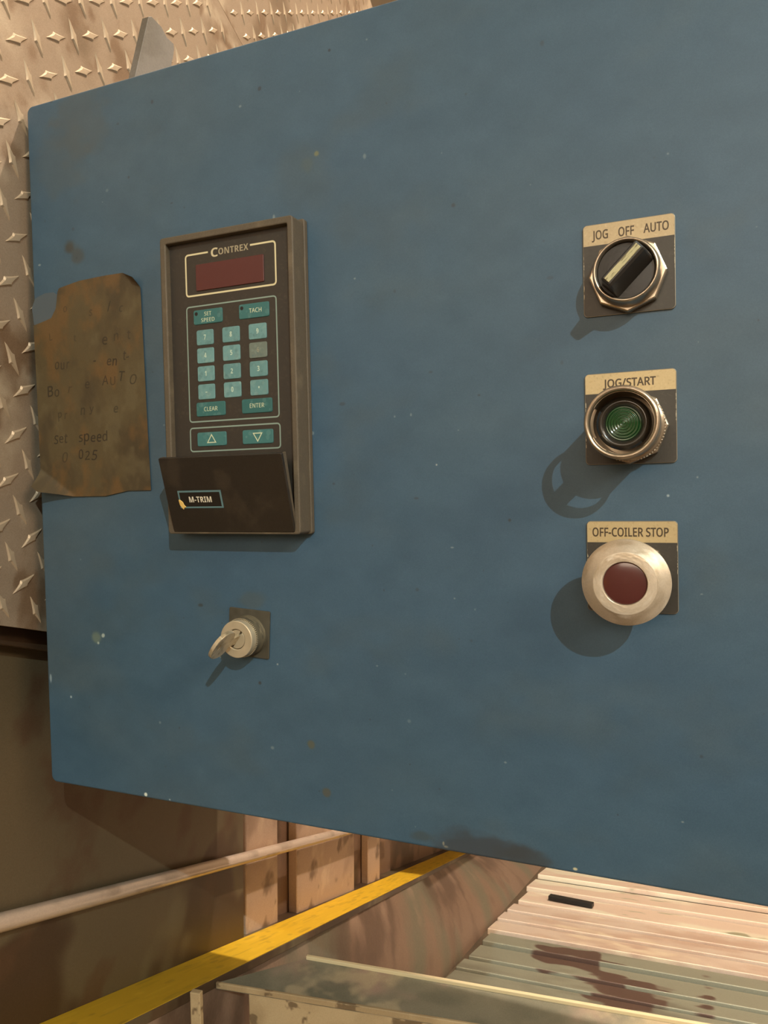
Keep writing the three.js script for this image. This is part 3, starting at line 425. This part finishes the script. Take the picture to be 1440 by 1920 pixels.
{
  const c0 = w2(0, 1951), c1 = w2(457, 1758);
  const front = c0.clone().addScaledVector(D1, -0.66), rearTop = w2(463, 1560);
  const poly = [front, c1, c1.clone().addScaledVector(UPW, 0.42), front.clone().addScaledVector(UPW, 0.62)];
  tag(add('side_plate', slab(poly, LN, 0.006, 0.5), brownSteel), 'dark brown stained and shade-toned steel side plate below the tread plate', 'steel plate');
  // second plate, set back, beyond the end of the first
  const b0 = c1.clone().addScaledVector(LN, -0.02).addScaledVector(D1, -0.03), b1 = b0.clone().addScaledVector(D1, 2.3);
  tag(add('side_plate', slab([b0, b1, b1.clone().addScaledVector(UPW, 0.5), b0.clone().addScaledVector(UPW, 0.5)], LN, 0.006, 0.5), std({ map: blotch(512, [118, 92, 74], [[[84, 64, 48], 841, 4, 0.48, 0.66], [[140, 112, 92], 843, 7, 0.58, 0.76]], 12, 24), roughness: 0.5, metalness: 0.2 })), 'set-back brown steel plate behind the pinkish posts', 'steel plate');
  // pale posts between the pipe and the ledge
  const post = (x0, x1, label) => { const a = w2(x0, 1951 - 0.4226 * x0, -0.005), b = w2(x1, 1951 - 0.4226 * x1, -0.005); tag(add('steel_post', slab([a, b, b.clone().addScaledVector(UPW, 0.24), a.clone().addScaledVector(UPW, 0.24)], LN, 0.014, 0.35, 0.0012), primer), label, 'post'); };
  post(462, 521, 'short rusty pink steel post at the end of the brown side plate');
  post(557, 664, 'wide pale pinkish steel post standing on the yellow ledge');
  post(690, 712, 'narrow dim steel post where the yellow ledge darkens');
}
{ // duct added out of view to keep the rear lamp off what lies below
  const p = w2(748, 1636).addScaledVector(UPW, 0.33).addScaledVector(LN, 0.085), dd = V(D1.x, D1.y, D1.z);
  tag(add('lamp_blocker', obox(p.addScaledVector(dd, 0.75), dd, LN, dd.clone().cross(LN), 1.5, 0.19, 0.06, 0.004, 0.4), brownSteel), 'added brown steel duct on the far side plate behind the enclosure', 'blocker');
}
{ // rail under the tread plate edge
  const e0 = hit(-60, 1172 - 10, WP, LN), e1 = hit(85, 1187, WP, LN), d = e1.clone().sub(e0).normalize(), up = LN.clone().cross(d); if (up.y < 0) up.negate();
  const mid = e1.clone().addScaledVector(LN, -0.019).addScaledVector(up, -0.004).addScaledVector(d, -0.1);
  tag(add('edge_rail', obox(mid, d, up, LN, 1.3, 0.016, 0.011, 0.001, 0.3), brownSteel), 'thin brown rail along the lower edge of the tread plate', 'rail');
}
{ // pipe
  const a = w2(-60, 1746, 0.008), b = w2(480, 1603, 0.008), d = b.clone().sub(a).normalize(), c = new THREE.CatmullRomCurve3([a.clone().addScaledVector(d, -0.6), a, b, b.clone().addScaledVector(d, 0.75)]);
  const g = new THREE.TubeGeometry(c, 40, 0.0068, 20); { const uv = g.attributes.uv; for (let i = 0; i < uv.count; i++) uv.setXY(i, uv.getX(i) * 6, uv.getY(i) * 0.3); }
  tag(add('conduit_pipe', g, conduit), 'thin shiny metal pipe running along the brown side plate', 'pipe');
}
const E0 = hit(577, 1748, A0, FN), flangeW = E0.clone().sub(W2).dot(LN);
{ // beam: ledge with yellow top, web below
  const f0 = A0.clone().addScaledVector(D1, -0.85), L = 3.1, g = thing('ledge_beam', 'brown steel beam with a yellow taped ledge below the pipe', 'beam', A0);
  const off = A0.clone().negate(), tr = (q) => q.translate(off.x, off.y, off.z);
  add('ledge', tr(obox(f0.clone().addScaledVector(D1, L / 2).addScaledVector(LN, flangeW / 2 - 0.02).addScaledVector(FN, -0.005), D1, LN, FN, L, flangeW + 0.04, 0.0096, 0.001, 0.4)), brownSteel, g);
  const tapeMat = std({ map: canvasTex(1024, 64, (c, w, h) => {
    const r = rng(91); c.fillStyle = 'rgb(206,164,26)'; c.fillRect(0, 0, w, h);
    for (let k = 0; k < 900; k++) { c.fillStyle = `rgba(${r() < 0.6 ? '226,186,48' : '128,104,30'},${0.1 + 0.2 * r()})`; c.beginPath(); c.ellipse(r() * w, r() * h, 1 + 8 * r(), 1 + 3 * r(), 0, 0, 7); c.fill(); }
  }), roughness: 0.6 });
  const TY = FN.clone().cross(D1), sg = TY.dot(LN) > 0 ? 1 : -1, tg = new THREE.BoxGeometry(L, flangeW - 0.001, 0.0006); { const uv = tg.attributes.uv, p = tg.attributes.position; for (let i = 0; i < uv.count; i++) uv.setXY(i, p.getX(i) / L + 0.5, 0.5 - sg * p.getY(i) / flangeW); }
  tag(add('yellow_tape', tr(tg.applyMatrix4(basis(f0.clone().addScaledVector(D1, L / 2).addScaledVector(LN, flangeW / 2).addScaledVector(FN, 0.0001), D1, TY, FN))), tapeMat, g), 'worn yellow tape');
  // web: from the free edge down to the strips
  const top = (k) => f0.clone().addScaledVector(D1, k).addScaledVector(LN, flangeW - 0.004).addScaledVector(FN, -0.008);
  const nearB = atDepth(820, 1850, 1.6), farB = atDepth(1012, 1630, 2.75), bd = farB.clone().sub(nearB);
  const pos = [], uv = [], idx = [], n = 30;
  for (let i = 0; i <= n; i++) { const t = i / n, a = top(0.6 + t * 2.45), b = i < 10 ? nearB.clone().addScaledVector(bd, (t - 1 / 3) * 2.4) : nearB.clone().addScaledVector(bd, (t - 1 / 3) * 1.7); for (const [q, v] of [[a, 0], [b, 1]]) { pos.push(q.x + off.x, q.y + off.y, q.z + off.z); uv.push(q.dot(D1) * 1.6, v * 0.2); } }
  for (let i = 0; i < n; i++) { const a = i * 2; idx.push(a, a + 1, a + 2, a + 1, a + 3, a + 2); }
  const back = pos.length / 3; for (let i = 0; i < back; i++) { pos.push(pos[3 * i] - LN.x * 0.008, pos[3 * i + 1] - LN.y * 0.008, pos[3 * i + 2] - LN.z * 0.008); uv.push(uv[2 * i], uv[2 * i + 1]); }
  const m = idx.length; for (let i = 0; i < m; i += 3) idx.push(back + idx[i], back + idx[i + 2], back + idx[i + 1]);
  const wg = new THREE.BufferGeometry(); wg.setAttribute('position', new THREE.Float32BufferAttribute(pos, 3)); wg.setAttribute('uv', new THREE.Float32BufferAttribute(uv, 2)); wg.setIndex(idx); wg.computeVertexNormals();
  add('web', wg, std({ map: blotch(512, [132, 108, 90], [[[112, 106, 88], 851, 3, 0.42, 0.6], [[96, 76, 62], 853, 5, 0.5, 0.72, 0.8], [[160, 134, 114], 857, 7, 0.56, 0.82, 0.8]], 12, 25), roughness: 0.5, metalness: 0.15, side: THREE.DoubleSide }), g);  // streaky patches put blotchy reflections into the colour
}
{ // strips in the trough, each its own thing
  const ends = [[818, 1850], [845, 1822], [868, 1803], [897, 1775], [912, 1751], [932, 1731], [948, 1714], [964, 1698], [984, 1672], [1003, 1650], [1022, 1622]];
  const nearB = atDepth(820, 1850, 1.6), farB = atDepth(1012, 1630, 2.75), ld = farB.clone().sub(nearB).normalize();
  const run = V(0.985, -0.02, -0.10).normalize(), nrm = run.clone().cross(ld).normalize(); if (nrm.y < 0) nrm.negate();
  const pts = ends.map(([x, y]) => hit(x, y, nearB, nrm)), r = rng(55);
  const mats = [  // shade put into the near grey-green tone, lamp light into the far cream
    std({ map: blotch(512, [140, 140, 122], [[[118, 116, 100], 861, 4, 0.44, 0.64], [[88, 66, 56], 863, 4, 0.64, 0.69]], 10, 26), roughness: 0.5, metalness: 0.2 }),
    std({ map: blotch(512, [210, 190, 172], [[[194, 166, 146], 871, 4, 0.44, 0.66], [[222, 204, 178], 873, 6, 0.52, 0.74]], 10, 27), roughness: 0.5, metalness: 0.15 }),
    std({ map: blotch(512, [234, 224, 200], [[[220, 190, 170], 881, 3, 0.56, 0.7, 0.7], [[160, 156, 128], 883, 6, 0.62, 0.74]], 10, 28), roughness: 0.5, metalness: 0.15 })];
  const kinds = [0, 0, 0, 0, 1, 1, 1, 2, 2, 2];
  const words = ['lowest grey-green metal strip next to the tan crossbar', 'grey-green metal strip second from the tan crossbar', 'grey-green metal strip third from the tan crossbar', 'grey-green metal strip touching the pinkish strips', 'pinkish metal strip touching the grey-green strips', 'pinkish metal strip second from the grey-green strips', 'pinkish metal strip next to the cream strips', 'cream metal strip next to the pinkish strips', 'middle of the three cream metal strips', 'cream metal strip hidden mostly by the blue panel edge'];
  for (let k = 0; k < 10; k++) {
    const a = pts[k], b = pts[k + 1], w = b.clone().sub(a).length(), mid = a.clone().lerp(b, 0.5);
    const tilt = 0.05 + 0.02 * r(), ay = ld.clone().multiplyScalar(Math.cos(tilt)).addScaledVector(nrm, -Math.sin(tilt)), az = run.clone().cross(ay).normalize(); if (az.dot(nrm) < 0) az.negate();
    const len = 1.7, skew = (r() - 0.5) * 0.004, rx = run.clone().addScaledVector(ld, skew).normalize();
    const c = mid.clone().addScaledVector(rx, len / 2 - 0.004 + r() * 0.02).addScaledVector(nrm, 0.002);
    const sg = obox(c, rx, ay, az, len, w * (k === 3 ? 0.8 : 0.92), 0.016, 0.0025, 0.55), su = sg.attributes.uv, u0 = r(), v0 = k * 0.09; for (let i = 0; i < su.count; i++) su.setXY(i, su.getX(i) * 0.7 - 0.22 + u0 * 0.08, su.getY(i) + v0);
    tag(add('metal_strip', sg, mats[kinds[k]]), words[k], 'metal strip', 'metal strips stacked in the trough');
  }
  // dark bar left lying on the pinkish strips
  const lift = nearB.clone().addScaledVector(nrm, 0.016), s0 = hit(1030, 1684, lift, nrm), s1 = hit(1112, 1700, lift, nrm), sd = s1.clone().sub(s0).normalize();
  tag(add('loose_bar', obox(s0.clone().lerp(s1, 0.5).addScaledVector(nrm, 0.004), sd, nrm.clone().cross(sd), nrm, s0.distanceTo(s1), 0.03, 0.012, 0.002, 0.3), darkMetal), 'short dark metal bar lying on the pale strips', 'metal bar');
  // bed that carries the strips
  const bed = [nearB.clone().addScaledVector(ld, -0.35), nearB.clone().addScaledVector(ld, 2.4)];
  tag(add('trough_bed', slab([bed[0], bed[0].clone().addScaledVector(run, 2.2), bed[1].clone().addScaledVector(run, 2.2), bed[1]].map(q => q.addScaledVector(nrm, -0.03)), nrm, 0.01, 0.6), brownSteel), 'brown steel bed under the metal strips', 'steel plate');
}
{ // tan crossbar in front, and the stub beside it
  const T0 = hit(405, 1843, E0, LN), NY = V(0, 1, 0), q = (x, y) => hit(x, y, T0, NY);
  const a = q(405, 1843), b = q(880, 1920), far = q(575, 1797), far2 = q(1440, 1947), dirF = b.clone().sub(a).normalize();
  const tan = std({ map: blotch(512, [190, 164, 124], [[[170, 144, 106], 891, 5, 0.45, 0.7], [[122, 100, 72], 893, 16, 0.68, 0.75]], 10, 29), roughness: 0.55 });
  const patchy = std({ map: blotch(512, [136, 130, 110], [[[172, 142, 124], 901, 3, 0.5, 0.64, 0.8], [[118, 114, 96], 903, 5, 0.44, 0.66], [[182, 164, 132], 907, 7, 0.58, 0.74, 0.8]], 12, 30), roughness: 0.5, metalness: 0.1 });  // grey-green with pinkish, darker and pale patches
  const g = thing('crossbar', 'tan painted steel crossbar with a grey-green top', 'crossbar', a);
  const off = a.clone().negate(), tr = (k) => k.translate(off.x, off.y, off.z), b2 = a.clone().addScaledVector(dirF, 0.75), f2 = far.clone().addScaledVector(far2.clone().sub(far).normalize(), 0.75);
  add('top_plate', tr(slab([a, b2, f2, far], NY, 0.006, 0.3)), patchy, g);
  const fl = a.clone().addScaledVector(dirF, 0.034), fn = dirF.clone().cross(NY).normalize(); if (fn.z < 0) fn.negate();
  add('front_plate', tr(obox(fl.clone().addScaledVector(dirF, 0.36).addScaledVector(NY, -0.068).addScaledVector(fn, -0.006), dirF, NY, fn, 0.72, 0.124, 0.006, 0.001, 0.3)), tan, g);
  add('front_lip', tr(obox(a.clone().addScaledVector(dirF, 0.375).addScaledVector(NY, -0.0022).addScaledVector(fn, -0.0005), dirF, NY, fn, 0.75, 0.006, 0.003, 0.0008, 0.3)), tan, g);
  const fd = f2.clone().sub(far).normalize();
  tag(add('rear_lip', tr(obox(far.clone().addScaledVector(fd, 0.375).addScaledVector(NY, 0.001), fd, NY, fd.clone().cross(NY), 0.75, 0.005, 0.004, 0.0008, 0.3)), std({ color: 0xd9c49a, roughness: 0.5 }), g), 'bare pale edge');
  const s0 = hit(368, 1858, E0.clone().addScaledVector(LN, 0.012), LN);
  tag(add('tan_stub', obox(s0.clone().addScaledVector(NY, -0.06), dirF, NY, fn, 0.0105, 0.12, 0.006, 0.001, 0.3), tan), 'narrow chipped tan steel stub left of the crossbar', 'steel bar');
}

renderer.render(scene, camera);
